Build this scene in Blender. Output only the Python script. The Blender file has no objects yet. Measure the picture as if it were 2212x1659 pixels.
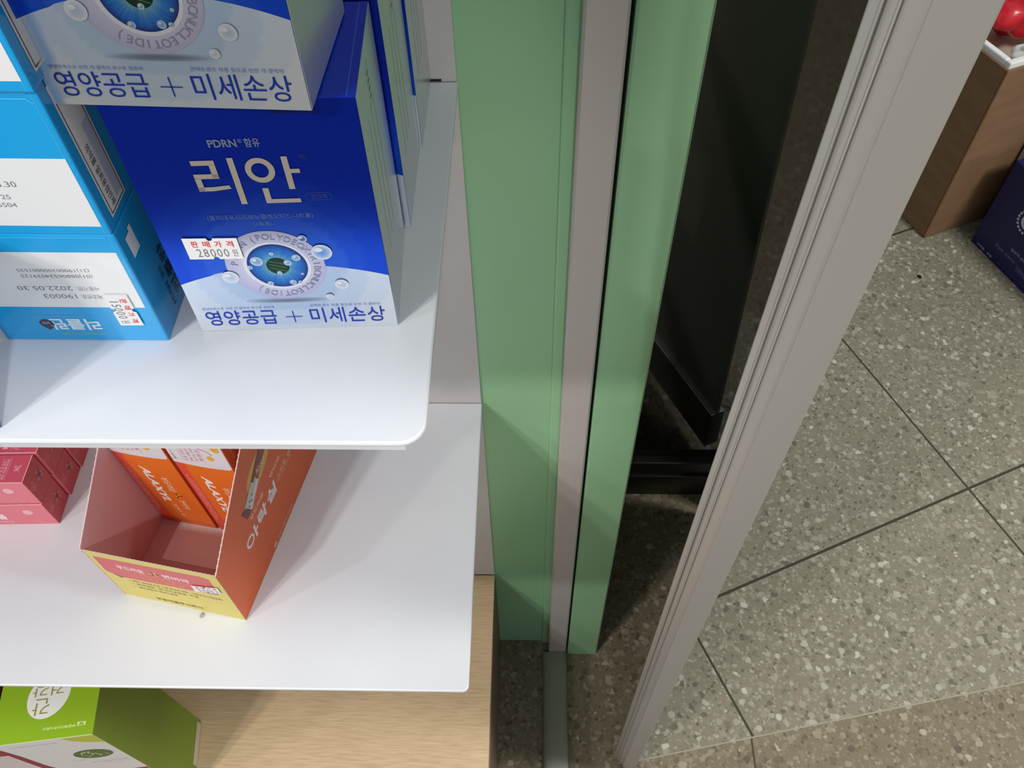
import bpy, bmesh, math, random
from math import sin, cos, pi, radians as rad
from mathutils import Vector, Matrix

S = bpy.context.scene
COL = S.collection

# ---------------------------------------------------------------- camera
def setup_camera():
    p, r, y = rad(53.61), rad(1.484), rad(-2.223)
    f = Vector((sin(y) * cos(p), cos(y) * cos(p), -sin(p)))
    right = Vector((cos(y), -sin(y), 0))
    down = f.cross(right)
    r2 = right * cos(r) + down * sin(r)
    d2 = down * cos(r) - right * sin(r)
    M = Matrix((r2, -d2, -f)).transposed().to_4x4()
    M.translation = (0, 0, 1.5)
    cd = bpy.data.cameras.new('camera')
    cd.sensor_width = 36
    cd.lens = 1860.0 / 2212.0 * 36
    cd.clip_start = 0.02
    c = bpy.data.objects.new('camera', cd)
    c.matrix_world = M
    COL.objects.link(c)
    S.camera = c
setup_camera()

# ---------------------------------------------------------------- light
S.view_settings.view_transform = 'Standard'
S.view_settings.look = 'None'
S.view_settings.gamma = 1
S.view_settings.use_curve_mapping = False
S.view_settings.exposure = 0.0
S.cycles.caustics_reflective = False

w = bpy.data.worlds.new('world')
S.world = w
w.use_nodes = True
w.node_tree.nodes['Background'].inputs[0].default_value = (0.93, 0.96, 1.0, 1)
w.node_tree.nodes['Background'].inputs[1].default_value = 0.46

def lamp(name, loc, target, sx, sy, power, color=(1, 0.97, 0.93)):
    l = bpy.data.lights.new(name, 'AREA')
    l.shape = 'RECTANGLE'; l.size = sx; l.size_y = sy
    l.energy = power; l.color = color
    o = bpy.data.objects.new(name, l)
    o.location = loc
    o.rotation_euler = (Vector(target) - Vector(loc)).to_track_quat('-Z', 'Y').to_euler()
    COL.objects.link(o)
    return o
# the shop's ceiling lamps in front of the shelf (left to right) and over the entrance
lamp('ceiling_lamp', (-1.95, -0.72, 2.45), (-0.1, 0.3, 0.9), 0.10, 0.10, 7)
lamp('ceiling_lamp', (-1.25, -0.95, 2.45), (-0.1, 0.3, 0.9), 0.10, 0.10, 14)
lamp('ceiling_lamp', (-1.02, -0.90, 2.45), (-0.1, 0.3, 0.9), 0.10, 0.10, 10)
lamp('ceiling_lamp', (1.9, 0.1, 2.5), (1.0, 0.8, 0), 0.5, 0.5, 48, (1, 1, 0.95))
# added fill spot: brightens the shelves while sparing the door recess
sp = bpy.data.lights.new('shelf_fill_spot', 'SPOT'); sp.energy = 46; sp.spot_size = rad(19); sp.spot_blend = 0.5; sp.shadow_soft_size = 0.05
sp.color = (0.95, 0.98, 1)
so = bpy.data.objects.new('shelf_fill_spot', sp); so.location = (0.15, -1.30, 2.4)
so.rotation_euler = (Vector((-0.18, 0.34, 1.05)) - so.location).to_track_quat('-Z', 'Y').to_euler(); COL.objects.link(so)

# ---------------------------------------------------------------- materials
def lin(c):
    out = []
    for v in c[:3]:
        v = v / 255.0
        out.append(v / 12.92 if v <= 0.04045 else ((v + 0.055) / 1.055) ** 2.4)
    return (*out, 1.0)

class NT:
    """tiny node helper"""
    def __init__(s, name):
        s.m = bpy.data.materials.new(name); s.m.use_nodes = True
        s.t = s.m.node_tree; s.b = s.t.nodes['Principled BSDF']
    def n(s, kind, **kw):
        x = s.t.nodes.new(kind)
        for k, v in kw.items(): setattr(x, k, v)
        return x
    def l(s, a, b): s.t.links.new(a, b)
    def set(s, **kw):
        for k, v in kw.items(): s.b.inputs[k.replace('_', ' ')].default_value = v
        return s
    def math(s, op, a, b=None, c=None):
        x = s.n('ShaderNodeMath', operation=op)
        for i, v in enumerate((a, b, c)):
            if v is None: continue
            if isinstance(v, (int, float)): x.inputs[i].default_value = v
            else: s.l(v, x.inputs[i])
        return x.outputs[0]
    def mix(s, fac, a, b):
        x = s.n('ShaderNodeMix', data_type='RGBA')
        for i, v in ((0, fac), (6, a), (7, b)):
            if isinstance(v, (int, float, tuple)): x.inputs[i].default_value = v
            else: s.l(v, x.inputs[i])
        return x.outputs[2]
    def ramp(s, fac, stops, interp='LINEAR'):
        x = s.n('ShaderNodeValToRGB'); s.l(fac, x.inputs[0])
        cr = x.color_ramp; cr.interpolation = interp
        while len(cr.elements) < len(stops): cr.elements.new(0.5)
        for e, (p, c) in zip(cr.elements, stops): e.position = p; e.color = c
        return x.outputs[0]
    def coords(s, scale=(1, 1, 1)):
        tc = s.n('ShaderNodeTexCoord'); mp = s.n('ShaderNodeMapping')
        s.l(tc.outputs['Object'], mp.inputs[0]); mp.inputs['Scale'].default_value = scale
        return mp.outputs[0]
    def noise(s, vec, scale, detail=3, rough=0.5):
        x = s.n('ShaderNodeTexNoise'); s.l(vec, x.inputs[0])
        x.inputs['Scale'].default_value = scale; x.inputs['Detail'].default_value = detail
        x.inputs['Roughness'].default_value = rough
        return x.outputs[0]
    def bump(s, h, strength, dist=0.001):
        x = s.n('ShaderNodeBump'); s.l(h, x.inputs['Height'])
        x.inputs['Strength'].default_value = strength; x.inputs['Distance'].default_value = dist
        s.l(x.outputs[0], s.b.inputs['Normal'])

def noisy(name, c1, c2, scale, rough, metallic=0.0, stretch=(1, 1, 1), bump=0.0, bscale=None):
    k = NT(name); v = k.coords(stretch)
    n = k.noise(v, scale, 4)
    k.l(k.ramp(n, [(0.35, lin(c1)), (0.65, lin(c2))]), k.b.inputs['Base Color'])
    k.set(Roughness=rough, Metallic=metallic)
    if bump: k.bump(k.noise(v, bscale or scale * 4, 3), bump)
    return k.m

def attr_mat(name, rough, metallic=0.0, coat=0.0, spec=0.5):
    k = NT(name)
    a = k.n('ShaderNodeVertexColor', layer_name='Col')
    k.l(a.outputs[0], k.b.inputs['Base Color'])
    k.set(Roughness=rough, Metallic=metallic, Coat_Weight=coat, Coat_Roughness=0.12, Specular_IOR_Level=spec)
    n = k.noise(k.coords(), 900, 2)
    k.bump(n, 0.03, 0.0005)
    return k.m

def floor_mat():
    k = NT('terrazzo')
    tc = k.n('ShaderNodeTexCoord'); P = tc.outputs['Object']
    sx = k.n('ShaderNodeSeparateXYZ'); k.l(P, sx.inputs[0]); X, Y = sx.outputs[0], sx.outputs[1]
    th = rad(23.86)
    dx = k.math('SUBTRACT', X, 0.860); dy = k.math('SUBTRACT', Y, 0.855)
    u = k.math('ADD', k.math('MULTIPLY', dx, cos(th)), k.math('MULTIPLY', dy, sin(th)))
    v = k.math('SUBTRACT', k.math('MULTIPLY', dy, cos(th)), k.math('MULTIPLY', dx, sin(th)))
    per = 0.64
    def joint(c, wdt):
        return k.math('LESS_THAN', k.math('ABSOLUTE', k.math('SUBTRACT', k.math('PINGPONG', c, per / 2), 0.0)), wdt)
    j1 = k.math('MAXIMUM', joint(u, 0.0021), joint(v, 0.0026))
    zone = k.math('SUBTRACT', Y, k.math('MULTIPLY_ADD', X, 0.2037, 0.3061))
    inz1 = k.math('GREATER_THAN', zone, 0.0)
    right = k.math('GREATER_THAN', k.math('SUBTRACT', X, k.math('MULTIPLY', Y, 0.4577)), 0.0)
    j1 = k.math('MULTIPLY', k.math('MULTIPLY', j1, inz1), right)
    edge = k.math('MULTIPLY', k.math('LESS_THAN', k.math('ABSOLUTE', zone), 0.0012), right)
    j2 = k.math('MULTIPLY', k.math('LESS_THAN', k.math('ABSOLUTE', k.math('SUBTRACT', X, 0.366)), 0.0016), k.math('SUBTRACT', 1.0, inz1))
    # chips: two sizes of voronoi cells, warped so that their outline is irregular
    wn = k.n('ShaderNodeTexNoise'); k.l(P, wn.inputs[0]); wn.inputs['Scale'].default_value = 120
    wv = k.n('ShaderNodeVectorMath', operation='SCALE'); k.l(wn.outputs['Color'], wv.inputs[0]); wv.inputs[3].default_value = 0.006
    av = k.n('ShaderNodeVectorMath', operation='ADD'); k.l(P, av.inputs[0]); k.l(wv.outputs[0], av.inputs[1])
    def chips(scale, stops, thr, seed):
        mp = k.n('ShaderNodeMapping'); k.l(av.outputs[0], mp.inputs[0]); mp.inputs['Location'].default_value = (seed, seed * 2, 0)
        vo = k.n('ShaderNodeTexVoronoi'); k.l(mp.outputs[0], vo.inputs['Vector']); vo.inputs['Scale'].default_value = scale
        sc = k.n('ShaderNodeSeparateColor'); k.l(vo.outputs['Color'], sc.inputs[0])
        c = k.ramp(sc.outputs[0], stops, 'CONSTANT')
        size = k.math('MULTIPLY_ADD', sc.outputs[1], thr, thr * 0.3)
        m = k.n('ShaderNodeMapRange', interpolation_type='SMOOTHSTEP')
        k.l(k.math('SUBTRACT', size, vo.outputs['Distance']), m.inputs[0])
        m.inputs[1].default_value = 0.0; m.inputs[2].default_value = 0.22
        present = k.math('GREATER_THAN', sc.outputs[2], 0.35)
        return c, k.math('MULTIPLY', m.outputs[0], present)
    big = k.noise(P, 2.5, 3)
    fine = k.noise(P, 260, 4)
    base = k.mix(big, lin((126, 122, 104)), lin((150, 146, 128)))
    base = k.mix(k.math('MULTIPLY', fine, 0.5), base, lin((112, 106, 90)))
    c1, m1 = chips(98, [(0, lin((160, 157, 140))), (0.16, lin((128, 124, 106))), (0.32, lin((182, 181, 165))), (0.42, lin((112, 107, 92))), (0.55, lin((148, 144, 126))), (0.70, lin((92, 88, 76))), (0.78, lin((168, 165, 148))), (0.9, lin((140, 128, 110))), (0.95, lin((200, 200, 186)))], 0.75, 3.1)
    c2, m2 = chips(190, [(0, lin((176, 174, 158))), (0.25, lin((98, 92, 78))), (0.4, lin((158, 153, 134))), (0.7, lin((74, 70, 60))), (0.8, lin((130, 112, 96))), (0.86, lin((146, 143, 126)))], 0.6, 7.7)
    c = k.mix(k.math('MULTIPLY', m2, 0.6), base, c2)
    c = k.mix(k.math('MULTIPLY', m1, 0.72), c, c1)
    warm = k.n('ShaderNodeMix', data_type='RGBA', blend_type='MULTIPLY'); warm.inputs[7].default_value = (0.86, 0.77, 0.70, 1)
    k.l(k.math('SUBTRACT', 1.0, k.math('MULTIPLY', inz1, k.math('MAXIMUM', right, k.math('GREATER_THAN', Y, 0.85)))), warm.inputs[0]); k.l(c, warm.inputs[6]); c = warm.outputs[2]
    c = k.mix(j1, c, lin((62, 60, 48)))
    c = k.mix(j2, c, lin((74, 64, 52)))
    c = k.mix(edge, c, lin((156, 150, 134)))
    k.l(c, k.b.inputs['Base Color'])
    k.set(Roughness=0.5, Specular_IOR_Level=0.25)
    return k.m

def wood_mat():
    k = NT('oak_laminate'); v = k.coords((1, 1, 1)); v2 = k.coords((6, 90, 1)); v3 = k.coords((3, 25, 1))
    a = k.noise(v2, 6, 4, 0.6); b = k.noise(v3, 3, 3)
    c = k.ramp(a, [(0.3, lin((196, 166, 130))), (0.55, lin((220, 192, 156))), (0.75, lin((228, 202, 168)))])
    c = k.mix(k.math('MULTIPLY', b, 0.5), c, lin((208, 178, 140)))
    k.l(c, k.b.inputs['Base Color']); k.set(Roughness=0.45)
    return k.m

def glass_mat():
    k = NT('dark_tinted_glass')
    t = k.t; out = t.nodes['Material Output']
    tr = k.n('ShaderNodeBsdfTransparent'); tr.inputs[0].default_value = (0.03, 0.034, 0.03, 1)
    gl = k.n('ShaderNodeBsdfGlossy'); gl.inputs['Roughness'].default_value = 0.04; gl.inputs[0].default_value = (0.8, 0.8, 0.8, 1)
    fr = k.n('ShaderNodeFresnel'); fr.inputs[0].default_value = 2.2
    mx = k.n('ShaderNodeMixShader'); k.l(fr.outputs[0], mx.inputs[0]); k.l(tr.outputs[0], mx.inputs[1]); k.l(gl.outputs[0], mx.inputs[2])
    k.l(mx.outputs[0], out.inputs[0])
    return k.m

M = {}
M['print'] = attr_mat('printed_card', 0.42)
M['gloss'] = attr_mat('glossy_printed_card', 0.22, coat=0.35)
M['blue_foil'] = attr_mat('blue_foil_card', 0.33, metallic=0.35, coat=0.3)
M['eye'] = attr_mat('foil_printed_card', 0.26, metallic=0.82)
M['foil_side'] = attr_mat('silver_card_side', 0.26, metallic=0.6)
M['foil'] = attr_mat('silver_foil', 0.30, metallic=0.75)
M['sticker'] = attr_mat('paper_sticker', 0.6)
M['plain'] = attr_mat('plain_card', 0.6)
M['shelf'] = noisy('white_powder_coat', (214, 217, 224), (221, 223, 228), 8, 0.38, bump=0.04, bscale=700)
M['panel'] = noisy('white_back_panel', (196, 192, 190), (203, 199, 197), 6, 0.5, bump=0.03, bscale=500)
M['slot'] = noisy('slot_dark', (24, 22, 22), (34, 32, 30), 40, 0.8)
M['deck'] = wood_mat()
M['deck_side'] = noisy('brown_metal_side', (116, 98, 84), (128, 110, 95), 10, 0.45, metallic=0.2)
M['green'] = noisy('green_gloss_paint', (146, 194, 150), (156, 202, 158), 5, 0.36, stretch=(1, 1, 0.3), bump=0.12, bscale=60)
M['alu'] = noisy('aluminium_satin', (204, 197, 194), (212, 205, 202), 4, 0.42, metallic=0.25, stretch=(1, 1, 0.1))
M['alu_leaf'] = noisy('aluminium_door', (174, 171, 165), (184, 181, 175), 4, 0.38, metallic=0.35, stretch=(1, 1, 0.05))
M['dark'] = noisy('black_frame', (20, 22, 19), (30, 31, 27), 20, 0.35)
M['black'] = noisy('black_gap', (8, 9, 7), (14, 14, 12), 30, 0.9)
M['glass'] = glass_mat()
M['film'] = noisy('frosted_film', (212, 208, 196), (222, 218, 206), 6, 0.5)
M['floor'] = floor_mat()
M['wall'] = noisy('far_wall_paint', (150, 146, 138), (160, 156, 148), 3, 0.8)
M['cardboard'] = noisy('brown_cardboard', (122, 92, 64), (134, 102, 74), 7, 0.75, stretch=(1, 1, 5))
M['liner'] = noisy('white_foam_liner', (226, 226, 224), (234, 234, 232), 30, 0.7)
M['red_bag'] = noisy('red_plastic_film', (196, 22, 36), (214, 40, 54), 20, 0.25, bump=0.5, bscale=40)
M['white_bag'] = noisy('white_plastic_film', (205, 208, 200), (222, 224, 218), 20, 0.3, bump=0.5, bscale=40)
M['rubber'] = noisy('grey_vinyl', (196, 193, 187), (206, 203, 197), 12, 0.42, stretch=(1, 0.1, 1))

# ---------------------------------------------------------------- mesh helpers
WHITE = (235, 235, 235)

class MB:
    """a bmesh with a colour layer and material slots"""
    def __init__(s):
        s.bm = bmesh.new(); s.cl = s.bm.loops.layers.float_color.new('Col'); s.mats = []
    def mi(s, m):
        if m not in s.mats: s.mats.append(m)
        return s.mats.index(m)
    def face(s, pts, col, mat, smooth=False):
        vs = [s.bm.verts.new(p) for p in pts]
        try: f = s.bm.faces.new(vs)
        except ValueError: return None
        f.material_index = s.mi(mat); f.smooth = smooth
        single = not isinstance(col[0], (tuple, list))
        for i, lp in enumerate(f.loops): lp[s.cl] = lin(col if single else col[i])
        return f
    def box(s, x0, x1, y0, y1, z0, z1, cols, mat, bevel=0.0, mats=None, seg=2):
        """cols: one colour or a dict on -x +x -y +y -z +z"""
        t = bmesh.new()
        bmesh.ops.create_cube(t, size=1)
        for v in t.verts:
            v.co = Vector((x0 + (v.co.x + .5) * (x1 - x0), y0 + (v.co.y + .5) * (y1 - y0), z0 + (v.co.z + .5) * (z1 - z0)))
        if bevel: bmesh.ops.bevel(t, geom=t.edges[:], offset=bevel, segments=seg, affect='EDGES', profile=0.5)
        t.normal_update()
        s.add(t, cols, mat, mats); t.free()
    def add(s, t, cols, mat, mats=None, mtx=None, smooth=False):
        mp = {v: s.bm.verts.new(mtx @ v.co if mtx else v.co) for v in t.verts}
        for f in t.faces:
            try: g = s.bm.faces.new([mp[v] for v in f.verts])
            except ValueError: continue
            n = f.normal; a = max(range(3), key=lambda i: abs(n[i])); key = ('-' if n[a] < 0 else '+') + 'xyz'[a]
            c = cols.get(key, cols.get('*', WHITE)) if isinstance(cols, dict) else cols
            mm = (mats or {}).get(key, mat)
            g.material_index = s.mi(mm); g.smooth = smooth
            for lp in g.loops: lp[s.cl] = lin(c)
    def prism(s, prof, axis, a0, a1, col, mat, bevel=0.0, smooth=False):
        """prof: 2D outline, extruded along an axis from a0 to a1"""
        def P(p, a):
            return {'x': (a, p[0], p[1]), 'y': (p[0], a, p[1]), 'z': (p[0], p[1], a)}[axis]
        t = bmesh.new()
        lo = [t.verts.new(P(p, a0)) for p in prof]; hi = [t.verts.new(P(p, a1)) for p in prof]
        n = len(prof)
        t.faces.new(lo); t.faces.new(hi[::-1])
        for i in range(n): t.faces.new((lo[i], hi[i], hi[(i + 1) % n], lo[(i + 1) % n]))
        bmesh.ops.recalc_face_normals(t, faces=t.faces[:])
        if bevel: bmesh.ops.bevel(t, geom=t.edges[:], offset=bevel, segments=2, affect='EDGES', profile=0.5)
        t.normal_update()
        s.add(t, col, mat, smooth=smooth); t.free()
    def build(s, name, parent=None, loc=None, rot=None):
        me = bpy.data.meshes.new(name); s.bm.normal_update(); s.bm.to_mesh(me); s.bm.free()
        for m in s.mats: me.materials.append(m)
        o = bpy.data.objects.new(name, me); COL.objects.link(o)
        if parent: o.parent = parent
        if loc is not None: o.location = loc
        if rot is not None: o.rotation_euler = rot
        return o

def thing(name, label, cat, loc=(0, 0, 0), rot=(0, 0, 0), group=None):
    o = bpy.data.objects.new(name, None); o.empty_display_size = 0.02
    o.location = loc; o.rotation_euler = rot; COL.objects.link(o)
    return tag(o, label, cat, group)
def tag(o, label, cat, group=None):
    o['label'] = label; o['category'] = cat
    if group: o['group'] = group
    return o
def struct(o): o['kind'] = 'structure'; return o
def dup(src, loc, rot, label, cat=None, group=None):
    c = src.copy(); COL.objects.link(c); c.location = loc; c.rotation_euler = rot
    if label: c['label'] = label
    if group: c['group'] = group
    for ch in src.children:
        d = ch.copy(); COL.objects.link(d); d.parent = c
    return c

_TC = {}
def text2d(s, bold=0.0):
    k = (s, bold)
    if k not in _TC:
        cu = bpy.data.curves.new('t', 'FONT'); cu.body = s; cu.offset = bold; cu.resolution_u = 3
        o = bpy.data.objects.new('t', cu); COL.objects.link(o)
        dg = bpy.context.evaluated_depsgraph_get()
        me = bpy.data.meshes.new_from_object(o.evaluated_get(dg))
        V = [(v.co.x, v.co.y) for v in me.vertices]; Fs = [tuple(p.vertices) for p in me.polygons]
        bpy.data.objects.remove(o); bpy.data.curves.remove(cu); bpy.data.meshes.remove(me)
        _TC[k] = (V, Fs)
    return _TC[k]

class Art:
    """flat print on one face of a box; coordinates in millimetres from the face's lower left corner"""
    def __init__(s, mb, o, u, v, mat, base=1):
        s.mb = mb; s.o = Vector(o); s.u = Vector(u); s.v = Vector(v); s.n = s.u.cross(s.v).normalized()
        s.mat = mat; s.k = base
    def P(s, a, b, k): return s.o + s.u * (a / 1000) + s.v * (b / 1000) + s.n * (0.00007 * k)
    def layer(s, k):
        s.k = k if k is not None else s.k
        return s.k
    def poly(s, pts, col, k=None, mat=None):
        k = s.layer(k); s.mb.face([s.P(a, b, k) for a, b in pts], col, mat or s.mat)
    def rect(s, x0, y0, x1, y1, col, k=None, mat=None): s.poly([(x0, y0), (x1, y0), (x1, y1), (x0, y1)], col, k, mat)
    def line(s, pts, wd, col, k=None, mat=None, closed=False):
        n = len(pts); L = list(range(n if closed else n - 1))
        for i in L:
            a = Vector(pts[i]); b = Vector(pts[(i + 1) % n]); d = b - a
            if d.length < 1e-6: continue
            d.normalize(); q = Vector((-d.y, d.x)) * wd / 2; a = a - d * wd * 0.25; b = b + d * wd * 0.25
            s.poly([tuple(a - q), tuple(b - q), tuple(b + q), tuple(a + q)], col, k, mat)
    def ell(s, cx, cy, rx, ry, col, k=None, edge=None, n=32, rot=0.0, mat=None, rings=4):
        k = s.layer(k)
        def E(t, f):
            a, b = rx * f * cos(t), ry * f * sin(t)
            return (cx + a * cos(rot) - b * sin(rot), cy + a * sin(rot) + b * cos(rot))
        if edge is None:
            s.poly([E(2 * pi * i / n, 1) for i in range(n)], col, k, mat); return
        mixc = lambda f: tuple(col[i] + (edge[i] - col[i]) * f for i in range(3))
        for j in range(rings):
            f0, f1 = j / rings, (j + 1) / rings
            c0, c1 = mixc(f0 ** 2), mixc(f1 ** 2)
            for i in range(n):
                t0, t1 = 2 * pi * i / n, 2 * pi * (i + 1) / n
                if j == 0: P, cc = [E(0, 0), E(t0, f1), E(t1, f1)], [c0, c1, c1]
                else: P, cc = [E(t0, f0), E(t0, f1), E(t1, f1), E(t1, f0)], [c0, c1, c1, c0]
                s.mb.face([s.P(a, b, k) for a, b in P], cc, mat or s.mat)
    def grid(s, x0, x1, nx, ylo, yhi, ny, fn, k=None, mat=None):
        k = s.layer(k)
        for i in range(nx):
            xa, xb = x0 + (x1 - x0) * i / nx, x0 + (x1 - x0) * (i + 1) / nx
            for j in range(ny):
                q = []
                for x, jj in ((xa, j), (xb, j), (xb, j + 1), (xa, j + 1)):
                    lo = ylo(x) if callable(ylo) else ylo; hi = yhi(x) if callable(yhi) else yhi
                    q.append((x, lo + (hi - lo) * jj / ny))
                s.mb.face([s.P(a, b, k) for a, b in q], [fn(a, b) for a, b in q], mat or s.mat)
    def text(s, t, x0, y0, x1, y1, col, k=None, bold=0.0, rot=0, shear=0.0, mat=None):
        """fit the words t into the rectangle x0..x1, y0..y1; rot in quarter turns anticlockwise"""
        k = s.layer(k)
        V, Fs = text2d(t, bold)
        V = [(x + shear * y, y) for x, y in V]
        R = {0: lambda x, y: (x, y), 1: lambda x, y: (-y, x), 2: lambda x, y: (-x, -y), 3: lambda x, y: (y, -x)}[rot % 4]
        V = [R(*p) for p in V]
        mx, Mx = min(p[0] for p in V), max(p[0] for p in V); my, My = min(p[1] for p in V), max(p[1] for p in V)
        Q = [(x0 + (x - mx) / (Mx - mx) * (x1 - x0), y0 + (y - my) / (My - my) * (y1 - y0)) for x, y in V]
        lc = lin(col); bm = s.mb.bm; cl = s.mb.cl; mi = s.mb.mi(mat or s.mat)
        vs = [bm.verts.new(s.P(a, b, k)) for a, b in Q]
        for f in Fs:
            try: g = bm.faces.new([vs[i] for i in f])
            except ValueError: continue
            g.normal_update()
            if g.normal.dot(s.n) < 0: g.normal_flip()
            g.material_index = mi
            for lp in g.loops: lp[cl] = lc
    def free_text(s, t, cx, cy, h, ang, col, k=None, bold=0.0):
        """one short string of cap height h centred at cx, cy and turned by ang"""
        k = s.layer(k); V, Fs = text2d(t, bold)
        mx, Mx = min(p[0] for p in V), max(p[0] for p in V)
        sc = h / 0.7; lc = lin(col); bm = s.mb.bm; mi = s.mb.mi(s.mat); vs = []
        for x, y in V:
            a, b = (x - (mx + Mx) / 2) * sc, (y - 0.35) * sc
            vs.append(bm.verts.new(s.P(cx + a * cos(ang) - b * sin(ang), cy + a * sin(ang) + b * cos(ang), k)))
        for f in Fs:
            try: g = bm.faces.new([vs[i] for i in f])
            except ValueError: continue
            g.material_index = mi
            for lp in g.loops: lp[s.mb.cl] = lc

def front(mb, w, d, h, mat, k=1): return Art(mb, (-w / 2, 0, 0), (1, 0, 0), (0, 0, 1), mat, k)
def side(mb, w, d, h, mat, k=1): return Art(mb, (w / 2, 0, 0), (0, 1, 0), (0, 0, 1), mat, k)
def top(mb, w, d, h, mat, k=1): return Art(mb, (-w / 2, 0, h), (1, 0, 0), (0, 1, 0), mat, k)

def price_sticker(name, parent, o, u, v, W, H, price, rot=0):
    """white paper price label with two small notches; u runs along the words"""
    mb = MB(); a = Art(mb, o, u, v, M['sticker'], 4)
    B = 12; nt = 1.6; cx = W / 2
    pts = [(0, 0), (cx - nt, 0), (cx - .8, nt), (cx + .8, nt), (cx + nt, 0), (W, 0), (W, H), (cx + nt, H), (cx + .8, H - nt), (cx - .8, H - nt), (cx - nt, H), (0, H)]
    lo = [a.P(x, y, B) for x, y in pts]; hi = [a.P(x, y, B + 2) for x, y in pts]
    mb.face(hi, (232, 230, 230), M['sticker'])
    for i in range(len(pts)): mb.face([lo[i], lo[(i + 1) % len(pts)], hi[(i + 1) % len(pts)], hi[i]], (225, 224, 224), M['sticker'])
    for i, ch in enumerate('판매가격'):
        a.text(ch, W * (.13 + .215 * i), H * .58, W * (.13 + .215 * i) + W * .13, H * .88, (214, 50, 44), B + 3, 0.02)
    n = len(price)
    for i, ch in enumerate(price):
        x = W * (.18 + .62 * i / n)
        a.text(ch, x + (W * .03 if ch == '1' else 0), H * .12, x + W * .62 / n * (.45 if ch == '1' else .72), H * .5, (120, 116, 116), B + 3)
    a.text('원', W * .83, H * .14, W * .93, H * .48, (120, 116, 116), B + 3)
    ob = mb.build(name, parent); ob['label'] = 'white price sticker with red heading'
    return ob

# ---------------------------------------------------------------- the setting
def build_setting():
    mb = MB(); mb.face([(-3, -2.5, 0), (4.5, -2.5, 0), (4.5, 4.0, 0), (-3, 4.0, 0)], WHITE, M['floor'])
    struct(mb.build('floor'))
    # green painted wall beside and behind the shelf unit, with a slim raised bead at its right edge
    mb = MB(); mb.box(-2.2, 0.0335, 0.540, 0.62, 0, 2.5, WHITE, M['green'], 0.001)
    mb.box(0.0205, 0.0335, 0.5355, 0.541, 0, 2.5, WHITE, M['green'], 0.002)
    struct(mb.build('wall_back'))
    mb = MB(); mb.prism([(0.0315, 0.56), (0.0315, 0.519), (0.0335, 0.517), (0.0598, 0.517), (0.0618, 0.519), (0.0618, 0.56)], 'z', 0, 2.5, WHITE, M['alu'])
    struct(mb.build('trim_1'))
    mb = MB(); mb.box(0.0615, 0.0655, 0.530, 0.60, 0, 2.5, WHITE, M['black'])
    struct(mb.build('trim_2'))
    mb = MB()
    mb.prism([(0.0650, 0.60), (0.0650, 0.519), (0.067, 0.517), (0.1135, 0.517), (0.1155, 0.519), (0.1155, 0.9), (0.09, 0.9), (0.09, 0.60)], 'z', 0, 2.5, WHITE, M['green'])
    mb.box(0.0895, 0.75, 0.56, 0.95, 2.15, 2.5, WHITE, M['green'], .001)  # unseen header over the doorway, added to darken the recess
    struct(mb.build('trim_3'))
    # fixed pane of dark glass in a black frame behind the green jamb
    mb = MB(); mb.box(0.1155, 0.43, 0.852, 0.858, 0.118, 2.4, WHITE, M['glass'])
    win = struct(mb.build('window_1'))
    mb = MB()
    mb.box(0.1155, 0.43, 0.836, 0.874, 0.0, 0.118, WHITE, M['dark'], 0.002)
    mb.box(0.1155, 0.43, 0.830, 0.837, 0.072, 0.080, WHITE, M['dark'], 0.001)
    mb.box(0.43, 0.45, 0.836, 0.874, 0.0, 2.4, WHITE, M['dark'], 0.002)
    mb.box(0.1155, 0.45, 0.836, 0.874, 2.4, 2.5, WHITE, M['dark'], 0.002)
    mb.box(0.372, 0.425, 0.785, 0.836, 0.0, 2.4, WHITE, M['dark'], 0.002)  # hidden post added to stop light leaking past the door leaf
    mb.build('window_frame', win)
    mb = MB(); mb.box(0.09, 0.47, 1.00, 1.03, 0, 2.5, WHITE, M['black'])  # black backing added behind the pane to keep the glass dark
    mb.box(0.09, 0.115, 0.9, 1.00, 0, 2.5, WHITE, M['black'])
    mb.box(0.45, 0.47, 0.875, 1.00, 0, 2.5, WHITE, M['black'])
    struct(mb.build('black_backing'))
    mb = MB(); mb.box(-3, 4.5, 3.9, 4.0, 0, 2.6, WHITE, M['wall'])
    struct(mb.build('wall_right'))
build_setting()

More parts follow.
